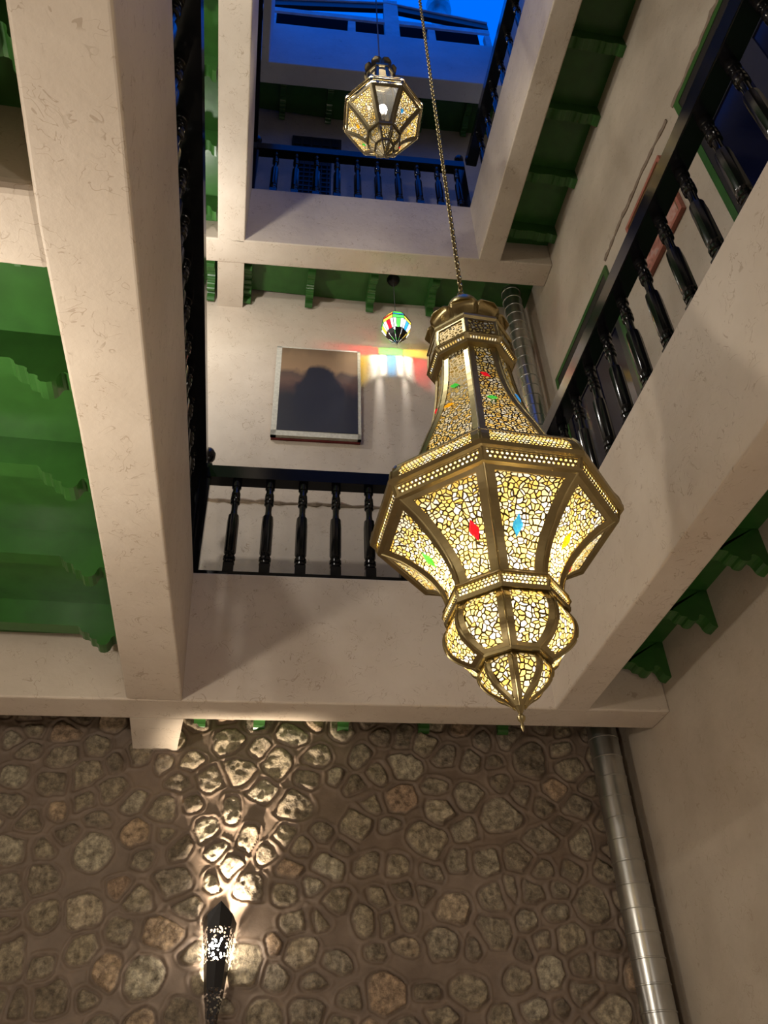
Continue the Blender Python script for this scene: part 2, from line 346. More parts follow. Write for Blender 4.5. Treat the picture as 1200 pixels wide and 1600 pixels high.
# left beam, slightly hand-made outline (x inner / x outer along y)
st = [(-3.2, -.445, -.69), (.85, -.445, -.69), (1.45, -.441, -.712), (2.3, -.434, -.702), (3.2, -.42, -.703), (4.0, -.405, -.712), (4.53, -.400, -.716)]
def strip_prism(st, z0, z1):
    poly = [(a, y) for y, a, b in st]+[(b, y) for y, a, b in reversed(st)]
    return MB().prism(poly, 'z', z0, z1)
def tapered(st, z0, z1, topin):
    mb = MB(); n = len(st); vs = []
    for y, a, b in st: vs += [(a, y, z0), (b, y, z0), (b, y, z1), (topin, y, z1)]
    fs = [(4*i+j, 4*i+(j+1) % 4, 4*(i+1)+(j+1) % 4, 4*(i+1)+j) for i in range(n-1) for j in range(4)]+[(3, 2, 1, 0), tuple(4*(n-1)+j for j in range(4))]
    return mb.add(vs, fs)
trim(tapered(st, H1, T1, -.438), 'wide left gallery beam of the first floor in straw plaster')
trim(MB().prism([(-.40, 4.773), (-.461, 5.30), (-.735, 5.31), (-.716, 4.79)], 'z', H1, T1-.06), 'short beam stub from the left beam to the stone wall', bevel=0)
trim(MB().box(XE, XW, Y0, Y0+D, H1, T1, K), 'far first floor beam above the stone wall')
trim(MB().box(XR, XR+BR, -3.2, 4.42, H1, T1), 'right gallery beam of the first floor below the railing')
# cross beam of the left gallery
trim(MB().box(XE, -.69, 1.335, 1.612, H1, T1-.06), 'cross beam spanning the left gallery ceiling', bevel=.03)
trim(MB().box(XE, XW, YN-D, YN, H1, T1), 'near first floor beam behind the viewer')
# second floor
trim(MB().box(XL+.045-.25, XL+.045, -3.2, 4.55, H2, T2), 'left gallery beam of the second floor')
trim(MB().prism([(-.395, 4.773), (-.398, 5.31), (-.648, 5.32), (-.645, 4.785)], 'z', H2, T2-.06), 'short upper beam stub from the left beam to the back wall', bevel=0)
trim(MB().box(XE, XW, Y0, Y0+D, H2, T2, K), 'far second floor beam below the blue lit railing')
trim(MB().box(XR, XR+BR, -3.2, 4.42, H2, T2), 'right gallery beam of the second floor')
trim(MB().box(XE, XW, YN-D, YN, H2, T2), 'near second floor beam behind the viewer')
# third level under the open roof
trim(MB().box(XE, XW, Y0, Y0+D, H3, T3, K), 'far roof beam lit blue by the evening sky', 'skylit_plaster')
trim(MB().box(-.645, -.395, -3.2, 4.55, H3, T3), 'left roof beam against the evening sky', 'skylit_plaster')
# floor slabs / ceiling boards of the galleries, each with its joists
def corbel_profile(a0, a1, zb, zt, dep=.13, lo=True, hi=True):
    """joist side outline from a0 to a1, scrolled lower edge near both ends"""
    sc = dep/.13
    c = [(0, 0, .15), (.05, .04-.0, .15)]
    end = [(0, -.15), (.018, -.146), (.034, -.134), (.044, -.115), (.050, -.090), (.058, -.068), (.070, -.055), (.084, -.050), (.094, -.056), (.100, -.070), (.106, -.092), (.118, -.106), (.136, -.112),
           (.156, -.110), (.168, -.100), (.172, -.082), (.186, -.076), (.204, -.074), (.214, -.064), (.218, -.046), (.232, -.038), (.252, -.036), (.266, -.028), (.274, -.012), (.290, 0)]
    p = []
    if lo: p += [(a0+x, zb+z*sc) for x, z in end]
    else: p += [(a0, zb)]
    if hi: p += [(a1-x, zb+z*sc) for x, z in reversed(end)]
    else: p += [(a1, zb)]
    p += [(a1, zt), (a0, zt)]
    return p
def gallery(slab, joists, label, m='green'):
    o = MB().box(*slab).build('ceiling', m); struct(o, label, 'ceiling')
    for j in joists: j.build('joist', m, parent=o)
    return o
def xj(y, x0, x1, zb, zt, w=.09, dep=.13, **k): return MB().prism(corbel_profile(x0, x1, zb, zt, dep, **k), 'y', y-w/2, y+w/2)
def yj(x, y0, y1, zb, zt, w=.075, dep=.09):
    L_ = y1-y0; s = min(1, L_/.62)
    prof = corbel_profile(0, .62, zb, zt, dep); prof = [(y0+a/.62*L_, z) for a, z in prof]
    return MB().prism(prof, 'x', x-w/2, x+w/2)
gallery((XE, -.69, -3.2, 5.2, 2.55, 2.97), [xj(y, XE, -.705, 2.40, 2.57) for y in (-.2, .45, 1.05, 1.68, 2.27, 2.88, 3.56, 4.24)][0:8], 'glossy green board ceiling of the left lower gallery')
gallery((XR+BR-.01, XW, -3.2, 5.2, 2.55, 2.97), [xj(y, XR+BR, XW, 2.42, 2.57, dep=.10) for y in (.1, .72, 1.34, 1.96, 2.52, 3.10, 3.69, 4.30)], 'dark green board ceiling of the right lower gallery')
gallery((-.69, XR+BR-.01, 4.74, 5.2, 2.55, 2.97), [yj(x, 4.76-.04*x, 5.24-.05*x, 2.38, 2.57) for x in (-.33, .06, .62, 1.17, 1.72)], 'green board ceiling strip above the stone wall')
gallery((XE, -.645, -3.2, 5.2, 7.05, 7.63), [xj(y, XE, -.66, 6.93, 7.07, dep=.12) for y in (.6, 1.22, 1.84, 2.46, 3.08, 3.70, 4.32)], 'green board ceiling of the left upper gallery')
gallery((XR+BR-.01, XW, -3.2, 5.2, 7.10, 7.63), [xj(y, XR+BR, XW, 6.97, 7.12, dep=.03) for y in (.2, .75, 1.32, 1.90, 2.47, 3.04, 3.62, 4.20)], 'dark green board ceiling of the right upper gallery')
gallery((-.66, XR+BR-.01, 4.74, 5.24, 7.02, 7.63), [yj(x, 4.76-.04*x, 5.25-.05*x, 6.93, 7.04, dep=.10) for x in (-.72, -.36, .26, .88, 1.50)], 'green board ceiling above the large painting')
gallery((XE, XW, 4.74, 5.24, 10.86, 11.4), [yj(x, 4.76-.04*x, 5.25-.05*x, 10.74, 10.88, dep=.05) for x in (-.2, .4, 1.0, 1.6, 2.2)], 'dark ceiling of the far top gallery')
gallery((XE, -.62, -3.2, 4.74, 10.86, 11.4), [], 'dark ceiling of the left top gallery')
# gallery at the near side
gallery((XE, XW, -3.2, YN-.2, 2.55, 2.97), [], 'board ceiling behind the viewer')
gallery((XE, XW, -3.2, YN-.2, 7.05, 7.63), [], 'upper board ceiling behind the viewer')

# ------------------------------------------------------------------ roof truss, parapet posts
t = thing('roof_truss', 'low gabled roof truss silhouetted blue against the evening sky', 'truss', (1.13, 4.55, 11.72))
def bar(mb, a, b, w, h, y, d=.12):
    (xa, za), (xb, zb) = a, b
    return mb.prism([(xa, za), (xb, zb), (xb, zb+h), (xa, za+h)], 'y', y-d/2, y+d/2, K)
bar(MB(), (-.45, 12.23), (2.55, 12.23), 0, .12, 4.55, .03).build('bottom_chord', 'roof_white', t)
for a_, b_ in (((-.45, 12.44), (1.13, 12.72)), ((1.13, 12.72), (2.55, 12.40))):
    rf = bar(MB(), a_, b_, 0, .17, 4.57, .06).build('rafter', 'wood_dark', t)  # dark colour stands in for the rafter's shaded underside
    bar(MB(), (a_[0], a_[1]+.17), (b_[0], b_[1]+.17), 0, .03, 4.55, .06).build('lit_top_edge', 'roof_white', rf)  # pale strip added as the rafter's sky-lit top edge
for x, w_, z1 in ((.63, .10, 12.14), (1.18, .20, 13.0), (1.72, .10, 12.14), (-.42, .08, 12.14), (2.5, .08, 12.14)):
    MB().box(x-w_/2, x+w_/2, 4.53, 4.60, T3, z1, K).build('post', 'roof_white', t)
MB().box(-.6, 2.56, 4.9, 4.95, 11.4, 13.15, K).build('slit_dark_sheet', 'matt_black', t)  # added black sheet that paints the open slits dark
t = thing('roof_vent', 'round roof vent pipe with wide cowl above the truss', 'vent', (2.85, 6.86, 11.7))
MB().lathe([(0, .17), (8.1, .17)], (2.90, 6.86, 11.7), 20, cap=True).build('pipe', 'zinc', t, smooth=True)
MB().lathe([(0, .27), (.35, .27), (.5, .12), (.52, .01)], (2.90, 6.86, 19.75), 20).build('cowl', 'zinc', t, smooth=True)
o = MB().box(-3, 4, 2.12, 2.28, 13.1, 13.3).build('roof_beam', 'roof_white'); tag(o, 'roof beam carrying the lantern chain above the frame', 'beam')
o = MB().box(-3, 4, 2.92, 3.08, 13.1, 13.3).build('roof_beam', 'roof_white'); tag(o, 'roof beam carrying the cord of the smaller brass lantern', 'beam')

# ------------------------------------------------------------------ balustrades
BH = .85
def baluster_mesh(h):
    s = h/.75
    p = [(0, .036), (.07, .036), (.072, .026), (.08, .039), (.095, .039), (.102, .028), (.11, .041), (.128, .042), (.14, .030), (.15, .034), (.165, .040), (.40, .0405), (.455, .037), (.46, .027), (.50, .022),
         (.555, .024), (.56, .033), (.578, .034), (.584, .024), (.592, .034), (.612, .034), (.62, .024), (.628, .032), (.645, .032), (.655, .026), (.69, .028), (.692, .034), (.75, .034)]
    b = MB(); b.lathe([(z*s, r) for z, r in p], (0, 0, 0), 20, flute=(.16*s, .41*s)); b.box(-.036, .036, -.036, .036, 0, .07*s)
    return b
_bal = {}
def baluster(parent, loc, h):
    key = round(h, 3)
    if key not in _bal:
        o = baluster_mesh(h).build('baluster', 'black', None, org=(0, 0, 0), smooth=True, angle=35); _bal[key] = o; first = True
    else: o = _bal[key].copy(); COL.objects.link(o); first = False
    o.parent = parent; o.location = Vector(loc)-parent.location
    return o
def newel(parent, x, y, z0, z1):
    n = MB().box(x-.04, x+.04, y-.04, y+.04, z0, z1).build('newel_post', 'black', parent, bevel=.004)
    b = MB(); b.lathe([(0, .035), (.02, .022), (.035, .02), (.05, .036), (.08, .050), (.12, .052), (.155, .036), (.175, .01)], (x, y, z1), 20)
    f = b.build('finial_ball', 'black', None, org=parent.location, smooth='all'); f.parent = n; f.location = (0, 0, 0)
def far_rail(label, z0, zt, xs, x0, x1, yo=.08):
    t = thing('balustrade', label, 'railing', (x0, Y0+yo+K*x0, z0))
    MB().box(x0, x1, Y0+yo-.035, Y0+yo+.035, z0, z0+.05, K).build('bottom_rail', 'black', t)
    MB().box(x0, x1, Y0+yo-.05, Y0+yo+.05, zt-.11, zt, K).build('handrail', 'black', t)
    for x in xs: baluster(t, (x, Y0+yo+K*x, z0+.045), zt-.11-z0-.04)
    return t
t = far_rail('black turned balustrade across the far side of the first floor gallery below the painting', T1, 3.99, [-.225+.238*i for i in range(9)], -.44, 1.86)
newel(t, -.455, 4.60, T1, 4.02)
t = far_rail('black turned balustrade of the second floor on the far side, lit blue', T2, 8.66, [-.19+.218*i for i in range(10)], -.40, 1.86)
newel(t, -.415, 4.60, T2, 8.69); newel(t, 1.83, 4.50, T2, 8.69)
def side_rail(label, x, z0, zt, ys, y0, y1, xc=None):
    t = thing('balustrade', label, 'railing', (x, y0, z0))
    MB().box(x-.035, x+.035, y0, y1, z0, z0+.05).build('bottom_rail', 'black', t)
    MB().box(x-(.08 if x > 0 else .08), x+(.04 if x > 0 else .095), y0, y1, zt-.12, zt).build('handrail', 'black_rail' if x > 0 else 'black', t, bevel=.006)
    for y in ys: baluster(t, (x, y, z0+.045), zt-.12-z0-.04)
    return t
side_rail('black turned balustrade on the right side of the first floor gallery', XR+.105, T1, 4.0, [1.36+.262*i for i in range(-8, 12)], YN, 4.43)
t = side_rail('black turned balustrade on the left side of the first floor, seen steeply from below', XL-.10, T1, 4.02, [1.20+.2575*i for i in range(-7, 13)], YN, 4.52)
MB().box(-.585, -.475, 4.40, 4.50, T1+.01, 3.93).build('end_post', 'black', t, bevel=.004)
side_rail('black turned balustrade of the second floor on the right side against the sky', XR+.12, T2, 8.68, [1.47+.264*i for i in range(-8, 11)], YN, 4.43)
t = side_rail('black turned balustrade of the second floor on the left side, mostly hidden', XL-.055, T2, 8.68, [1.32+.2575*i for i in range(-7, 12)], YN, 4.50)

# ------------------------------------------------------------------ doors on the right wall
def door(n, ya, yb, label):
    z0, z1, x = T1-.03, 5.62, XW
    o = MB().add([], [])
    f = MB(); fw = .05
    f.box(x-.018, x+.02, ya, ya+fw, z0, z1); f.box(x-.018, x+.02, yb-fw, yb, z0, z1); f.box(x-.018, x+.02, ya+fw, yb-fw, z1-fw, z1)
    d = f.build('door_%d' % n, 'green'); struct(d, label, 'door')
    mid = (ya+yb)/2
    for a, b in ((ya+fw, mid), (mid, yb-fw)):
        l = MB(); sw = .07
        l.box(x-.014, x+.01, a, a+sw, z0, z1-fw); l.box(x-.014, x+.01, b-sw, b, z0, z1-fw)
        for q0, q1 in ((z0, z0+.1), (z0+.75, z0+.86), (z1-.62, z1-.54), (z1-fw-.08, z1-fw)): l.box(x-.014, x+.01, a+sw, b-sw, q0, q1)
        lf = l.build('door_leaf', 'wood_dark', d)
        MB().box(x-.009, x+.005, a+sw, b-sw, z1-.54, z1-fw-.08).build('transom_panel', 'grey_green', lf)
        MB().box(x-.006, x+.005, a+sw, b-sw, z0+.86, z1-.62).build('pane', 'night_glass', lf)
        MB().box(x-.01, x+.005, a+sw, b-sw, z0+.1, z0+.75).build('lower_panel', 'green', lf)
door(1, 1.05, 2.285, 'green framed dark double door on the right wall, nearest the viewer')
door(2, 3.57, 4.82, 'green framed dark double door at the far end of the right wall')
# framed picture between the doors
def wobble_strip(name, pts, r, m, axis):
    mb = MB(); P = []; R = []
    for i in range(len(pts)-1):
        a, b = Vector(pts[i]), Vector(pts[i+1]); n = max(2, int((b-a).length/.05))
        for k in range(n):
            p = a.lerp(b, k/n); p[2] += random.uniform(-.008, .008); P.append(p); R.append(r*random.uniform(.5, 1.2))
    return mb.tube(P, R, 6).build(name, m)
o = wobble_strip('wall_crack', [(2.562, 1.3, 5.665), (2.562, 2.36, 5.665)], .026, 'conduit', 'y'); tag(o, 'broad brown plaster seam along the wall above the nearer door', 'crack')
o = wobble_strip('wall_crack', [(2.562, 2.40, 5.655), (2.562, 2.75, 5.70), (2.562, 3.0, 5.69), (2.562, 3.3, 5.71), (2.562, 3.62, 5.68)], .021, 'conduit', 'y'); tag(o, 'thin crooked brown plaster crack above the picture on the right wall', 'crack')
o = wobble_strip('wall_crack', [(x, WB+K*x+.004, 4.27+.005*math.sin(5*x)) for x in (-.7, -.2, .4, 1.0, 1.6, 2.2)], .026, 'conduit', 'x'); tag(o, 'brown seam across the back wall behind the far railing', 'crack')
o = wobble_strip('wall_crack', [(2.50, 5.135, 2.5), (2.515, 5.12, 1.2), (2.51, 5.11, .2)], .022, 'conduit', 'z'); tag(o, 'dark crumbled joint in the corner beside the lower duct', 'crack')

# ------------------------------------------------------------------ paintings
def paint_mat(name, kind):
    m, nt, b, out = mat(name); tc = N(nt, 'ShaderNodeTexCoord'); uv = tc.outputs['UV']
    no = N(nt, 'ShaderNodeTexNoise', Scale=5.0, Detail=5.0, Distortion=.6); L(nt, uv, no.inputs['Vector'])
    sx = nt.nodes.new('ShaderNodeSeparateXYZ'); L(nt, uv, sx.inputs[0])
    if kind == 'big':   # plain abstract landscape: ochre sky, brown middle band, near-black hill
        vx = math_n(nt, 'ADD', sx.outputs[1], math_n(nt, 'MULTIPLY', math_n(nt, 'SUBTRACT', no.outputs['Fac'], .5), .16))
        r = ramp(nt, vx, [(0, (.020, .020, .022)), (.40, (.022, .020, .020)), (.50, (.07, .040, .030)), (.60, (.13, .075, .05)), (.68, (.10, .065, .045)), (.74, (.30, .19, .10)), (.90, (.26, .17, .09)), (1, (.17, .11, .06))])
        dx = math_n(nt, 'MULTIPLY', math_n(nt, 'SUBTRACT', sx.outputs[0], .5), 1.25); dy = math_n(nt, 'MULTIPLY', math_n(nt, 'SUBTRACT', sx.outputs[1], .36), .95)
        d = math_n(nt, 'ADD', math_n(nt, 'SQRT', math_n(nt, 'ADD', math_n(nt, 'MULTIPLY', dx, dx), math_n(nt, 'MULTIPLY', dy, dy))), math_n(nt, 'MULTIPLY', math_n(nt, 'SUBTRACT', no.outputs['Fac'], .5), .2))
        k = ramp(nt, d, [(.36, (1, 1, 1)), (.42, (0, 0, 0))])
        mx = nt.nodes.new('ShaderNodeMix'); mx.data_type = 'RGBA'; L(nt, k.outputs[0], mx.inputs['Factor']); L(nt, r.outputs[0], mx.inputs['A']); mx.inputs['B'].default_value = (.018, .018, .022, 1)
        L(nt, mx.outputs['Result'], b.inputs['Base Color'])
    else:
        r = ramp(nt, no.outputs['Fac'], [(.3, (.10, .05, .06)), (.45, (.42, .16, .11)), (.55, (.50, .30, .25)), (.7, (.22, .15, .19))]); L(nt, r.outputs[0], b.inputs['Base Color'])
    b.inputs['Roughness'].default_value = .5; return m
M['paint_big'] = paint_mat('dark_landscape_painting', 'big'); M['paint_small'] = paint_mat('reddish_painting', 'small')
def quad_uv(vs, name, m, parent):
    mb = MB(); mb.add(vs, [(0, 1, 2, 3)]); mb.uv = {0: (0, 0), 1: (1, 0), 2: (1, 1), 3: (0, 1)}
    return mb.build(name, m, parent)
# the large one on the back wall, leaning slightly forward
t = thing('painting', 'large dark painting with pale edges on the plaster wall above the far railing', 'painting', (.38, 5.2, 4.98))
xa, xb, za, zb = -.02, .775, 4.985, 6.125
yb_ = lambda x, z: WB+K*x-.055-.03*(z-za)/(zb-za)
def slab(x0, x1, z0, z1, th, mb=None, push=0):
    mb = mb or MB()
    vs = [(x, yb_(x, z)-push+o_, z) for o_ in (0, th) for (x, z) in ((x0, z0), (x1, z0), (x1, z1), (x0, z1))]
    return mb.add(vs, [(0, 1, 2, 3), (7, 6, 5, 4), (0, 4, 5, 1), (1, 5, 6, 2), (2, 6, 7, 3), (3, 7, 4, 0)])
fr = MB(); e_ = .048
slab(xa, xb, za, za+e_+.015, .035, fr); slab(xa, xb, zb-.02, zb, .035, fr); slab(xa, xa+e_, za, zb, .035, fr); slab(xb-.03, xb, za, zb, .035, fr)
fr.build('pale_border', 'canvas_edge', t)
quad_uv([(xa+e_, yb_(0, za+.06)-.004, za+.06), (xb-.03, yb_(.75, za+.06)-.004, za+.06), (xb-.03, yb_(.75, zb-.02)-.004, zb-.02), (xa+e_, yb_(0, zb-.02)-.004, zb-.02)], 'canvas', 'paint_big', t)
slab(xa+.005, xb-.005, za-.012, zb-.03, .02, None, -.034).build('red_backing', 'red_paint', t)
# the small one on the right wall between the doors
t = thing('painting', 'small reddish picture in a dark frame between the doors on the right wall', 'painting', (2.54, 2.86, 4.84))
f = MB(); x = XW; a, b, c, d = 2.575, 3.165, 4.83, 5.50
for q in ((a, b, c, c+.03), (a, b, d-.03, d), (a, a+.03, c+.03, d-.03), (b-.03, b, c+.03, d-.03)): f.box(x-.035, x-.002, *q)
f.build('frame', 'red_frame', t)
f = MB()
for q in ((a+.03, b-.03, c+.03, c+.042), (a+.03, b-.03, d-.042, d-.03), (a+.03, a+.042, c+.042, d-.042), (b-.042, b-.03, c+.042, d-.042)): f.box(x-.03, x-.002, *q)
f.build('gold_slip', 'brass', t)
quad_uv([(x-.02, b-.04, c+.04), (x-.02, a+.04, c+.04), (x-.02, a+.04, d-.04), (x-.02, b-.04, d-.04)], 'canvas', 'paint_small', t)

# ------------------------------------------------------------------ window and vent of the top gallery
wy = lambda x: WB+K*x
w1 = MB().box(.02, .46, WB-.04, WB-.005, 8.75, 9.68, K).build('window_1', 'wood_dark'); struct(w1, 'dark grilled window behind the blue lit railing', 'window')
g = MB()
for i in range(6): g.box(.05+.07*i, .065+.07*i, WB-.06, WB-.04, 8.8, 9.62, K)
for i in range(8): g.box(.04, .44, WB-.062, WB-.045, 8.85+.1*i, 8.862+.1*i, K)
g.build('window_grille', 'iron', w1)
w2 = MB().box(-.04, .58, WB-.04, WB-.005, 9.98, 10.27, K).build('window_2', 'wood_dark'); struct(w2, 'wide dark vent slot under the top ceiling', 'window')
g = MB()
for i in range(5): g.box(-.02+.12*i, .07+.12*i, WB-.055, WB-.04, 10.04, 10.2, K)
g.build('louvre', 'iron', w2)

# ------------------------------------------------------------------ galvanised duct rising through the floors
t = thing('ventilation_duct', 'galvanised round spiral duct rising in the far right corner', 'duct', (2.37, 4.985, -1.5))
prof = []; z = 0
while z < 4.5: prof += [(z, .098), (z+.118, .098), (z+.121, .1025), (z+.127, .1025), (z+.13, .098)]; z += .132
MB().lathe(prof, (2.365, 4.975, -1.5), 28).build('duct_pipe', 'zinc', t, smooth=True)
prof2 = []; z = 0
while z < 4.25: prof2 += [(z, .096), (z+.118, .096), (z+.121, .1005), (z+.127, .1005), (z+.13, .096)]; z += .132
MB().lathe(prof2, (2.345, 4.965, 2.97), 28).build('duct_pipe', 'zinc', t, smooth=True)

# ------------------------------------------------------------------ pierced brass lanterns
def spline(pr, n=4):
    out = []
    for i in range(len(pr)-1):
        p0 = pr[max(0, i-1)]; p1 = pr[i]; p2 = pr[i+1]; p3 = pr[min(len(pr)-1, i+2)]
        for k in range(n):
            u = k/n; f = lambda a, b, c, d: .5*((2*b)+(-a+c)*u+(2*a-5*b+4*c-d)*u*u+(-a+3*b-3*c+d)*u**3)
            out.append(tuple(f(p0[q], p1[q], p2[q], p3[q]) for q in (0, 1)))
    out.append(pr[-1]); return out
def facet_point(c, ph, j, s, z, R, off=0):
    a0 = ph+j*PI/4; a1 = ph+(j+1)*PI/4
    p = Vector((math.cos(a0), math.sin(a0), 0))*R*(1-s)+Vector((math.cos(a1), math.sin(a1), 0))*R*s
    n = Vector((math.cos((a0+a1)/2), math.sin((a0+a1)/2), 0))
    return Vector(c)+p+n*off+Vector((0, 0, z))
def tier(root, c, ph, prof, m, panel_name, frame_name, rib=.02, top=.015, bot=.015, frame_m='brass', sub=4, uvn=None, bead=.004, th=.005, skip=()):
    pr = spline(prof, sub) if sub > 1 else prof
    if pr[0][0] > pr[-1][0]: pr = pr[::-1]
    arc = [0]
    for a, b in zip(pr, pr[1:]): arc.append(arc[-1]+math.hypot(b[0]-a[0], b[1]-a[1]))
    tot = arc[-1]
    def at(l):
        l = min(max(l, 0), tot)
        for i in range(len(pr)-1):
            if l <= arc[i+1]+1e-9:
                u = (l-arc[i])/(arc[i+1]-arc[i]+1e-12); return (pr[i][0]*(1-u)+pr[i+1][0]*u, pr[i][1]*(1-u)+pr[i+1][1]*u)
        return pr[-1]
    inner = [bot]+[l for l in arc if bot+.003 < l < tot-top-.003]+[tot-top]
    fr = MB(); panels = []
    for j in range(8):
        rows = []
        for l in inner:
            z, R = at(l); wd = 2*R*math.sin(PI/8); sw = min(.42, rib/max(wd, 1e-4)); rows.append((z, R, sw, l))
        # panel
        p = MB(); vs = []; uv = {}; nx = 6
        for i, (z, R, sw, l) in enumerate(rows):
            for k in range(nx+1):
                s = sw+(1-2*sw)*k/nx; uv[len(vs)] = (s*uvn[0], (l-bot)/(tot-top-bot)*uvn[1]) if uvn else ((s-.5)*2*R*math.sin(PI/8)+j*1.37+prof[0][0], l+j*.73); vs.append(facet_point(c, ph, j, s, z, R))
        fs = [(i*(nx+1)+k, i*(nx+1)+k+1, (i+1)*(nx+1)+k+1, (i+1)*(nx+1)+k) for i in range(len(rows)-1) for k in range(nx)]
        p.add(vs, fs); p.uv = uv
        panels.append(p.build(panel_name, m, root) if j not in skip else None)
        # frame side strips (front skin and inner lip)
        full = [0]+[l for l in arc[1:-1]]+[tot]; full = sorted(set([round(l, 5) for l in full+[bot, tot-top]]))
        for side in (0, 1):
            vs = []
            for l in full:
                z, R = at(l); wd = 2*R*math.sin(PI/8); sw = min(.42, rib/max(wd, 1e-4))
                s0, s1 = (0, sw) if side == 0 else (1, 1-sw)
                vs += [facet_point(c, ph, j, s0, z, R+th*1.08), facet_point(c, ph, j, s1, z, R, th), facet_point(c, ph, j, s1, z, R, -.002)]
            fr.add(vs, [(3*i+q, 3*i+q+1, 3*(i+1)+q+1, 3*(i+1)+q) for i in range(len(full)-1) for q in (0, 1)])
        for l0, l1 in ((0, bot), (tot-top, tot)):
            vs = []
            for l in (l0, l1):
                z, R = at(l); wd = 2*R*math.sin(PI/8); sw = min(.42, rib/max(wd, 1e-4))
                vs += [facet_point(c, ph, j, sw*.98, z, R, th), facet_point(c, ph, j, 1-sw*.98, z, R, th)]
            le = l1 if l0 == 0 else l0; z, R = at(le); wd = 2*R*math.sin(PI/8); sw = min(.42, rib/max(wd, 1e-4))
            vs += [facet_point(c, ph, j, sw*.98, z, R, -.002), facet_point(c, ph, j, 1-sw*.98, z, R, -.002)]
            fr.add(vs, [(0, 1, 3, 2), ((2, 3, 5, 4) if l0 == 0 else (0, 1, 5, 4))])
        if bead:
            fr.tube([facet_point(c, ph, j, 0, *at(l), th) if False else Vector(c)+Vector((math.cos(ph+j*PI/4)*(at(l)[1]+th), math.sin(ph+j*PI/4)*(at(l)[1]+th), at(l)[0])) for l in full], bead, 6)
    fr.build(frame_name, frame_m, root)
    return panels, at, tot
def lip(mb, c, ph, prof):   # octagonal moulding ring
    return mb.lathe(prof, c, 8, ph, cap=False)
def gem(panel, c, ph, j, s, z, R, m, w=.016, h=.036, rot=0, slope=0):
    """almond shaped glass jewel lying on facet j"""
    a = ph+(j+.5)*PI/4; n = Vector((math.cos(a), math.sin(a), -slope)).normalized(); tx = Vector((-math.sin(a), math.cos(a), 0)); ty = n.cross(tx)
    if ty.z < 0: ty = -ty
    p0 = facet_point(c, ph, j, s, z, R, .004)
    pts = [(0, 1), (.45, .55), (1, .15), (1, -.15), (.45, -.55), (0, -1), (-.45, -.55), (-1, -.15), (-1, .15), (-.45, .55)]
    cr, sr = math.cos(rot), math.sin(rot)
    def P(x, y, o): x, y = x*w, y*h; x, y = x*cr-y*sr, x*sr+y*cr; return p0+tx*x+ty*y+n*o
    vs = [P(x, y, 0) for x, y in pts]+[P(x*.6, y*.6, .006) for x, y in pts]
    k = len(pts); fs = [(i, (i+1) % k, (i+1) % k+k, i+k) for i in range(k)]+[tuple(range(k, 2*k))]
    g = MB().add(vs, fs).build('glass_jewel', m, None, org=parent_org(panel)); g.parent = panel; g.location = (0, 0, 0)
    return g
def chain(p, x, y, z0, z1, root, name='chain', m='brass', link=.034, r=.0042, wid=.011):
    mb = MB(); z = z0; i = 0
    while z < z1:
        a = (i % 2)*PI/2+.4; pts = []
        for k in range(8):
            t_ = 2*PI*k/8; u = wid*math.cos(t_); v = link*.62*math.sin(t_); pts.append((x+u*math.cos(a), y+u*math.sin(a), z+link*.5+v))
        mb.tube(pts, r, 5, closed=True); z += link*(.82); i += 1
    return mb.build(name, m, root, smooth='all')

C1 = (.80, 2.20, 0); P1 = math.radians(24.5)
lan = thing('hanging_lantern', 'huge octagonal pierced brass lantern with coloured glass jewels hanging by a chain in the courtyard', 'lantern', (.80, 2.20, 1.0))
def slope_of(at_prof, z):
    return 0
body, at_b, _ = tier(lan, C1, P1, [(1.425, .185), (1.48, .196), (1.54, .226), (1.60, .275), (1.655, .335), (1.70, .405)], 'pierced_body', 'body_panel', 'body_frame', rib=.030, top=.022, bot=.022)
bulb_, _, _ = tier(lan, C1, P1, [(1.205, .110), (1.225, .155), (1.255, .192), (1.295, .208), (1.335, .206), (1.375, .185)], 'pierced_body', 'bulb_panel', 'bulb_frame', rib=.022, top=.010, bot=.026)
dome, _, _ = tier(lan, C1, P1, [(1.062, .016), (1.085, .040), (1.115, .082), (1.150, .108), (1.178, .112), (1.200, .098)], 'pierced_body', 'tip_panel', 'tip_frame', rib=.013, top=.010, bot=.02, bead=.003)
bandp, _, _ = tier(lan, C1, P1, [(1.385, .196), (1.405, .206), (1.425, .200)], 'scales', 'lower_band', 'lower_band_frame', rib=.006, top=.005, bot=.004, sub=1, uvn=(12, 3), bead=.003)
rimp, _, _ = tier(lan, C1, P1, [(1.705, .418), (1.745, .430)], 'dots', 'rim_band', 'rim_frame', rib=.012, top=.006, bot=.006, sub=1, uvn=(20, 2), bead=.004)
latt, _, _ = tier(lan, C1, P1, [(1.765, .438), (1.80, .434), (1.838, .412)], 'scales', 'shoulder_panel', 'shoulder_frame', rib=.030, top=.008, bot=.004, sub=2, uvn=(26, 6), bead=.006)
for pr_ in ([(1.697, .402), (1.697, .424), (1.706, .426)], [(1.742, .432), (1.744, .450), (1.762, .452), (1.768, .438)], [(1.838, .418), (1.850, .412), (1.862, .385), (1.875, .33)]):
    lip(MB(), C1, P1, pr_).build('moulding_ring', 'brass', lan)
for pr_ in ([(1.372, .186), (1.370, .205), (1.384, .208), (1.388, .196)], [(1.422, .200), (1.428, .210), (1.436, .200), (1.430, .184)], [(1.198, .098), (1.198, .122), (1.208, .124), (1.210, .108)]):
    lip(MB(), C1, P1, pr_).build('moulding_ring', 'brass', lan)
neck, _, _ = tier(lan, C1, P1, [(1.875, .33), (1.95, .305), (2.05, .268), (2.15, .228), (2.25, .194), (2.38, .165), (2.52, .150), (2.585, .147)], 'pierced_neck', 'neck_panel', 'neck_frame', rib=.022, top=.012, bot=.02, sub=3)
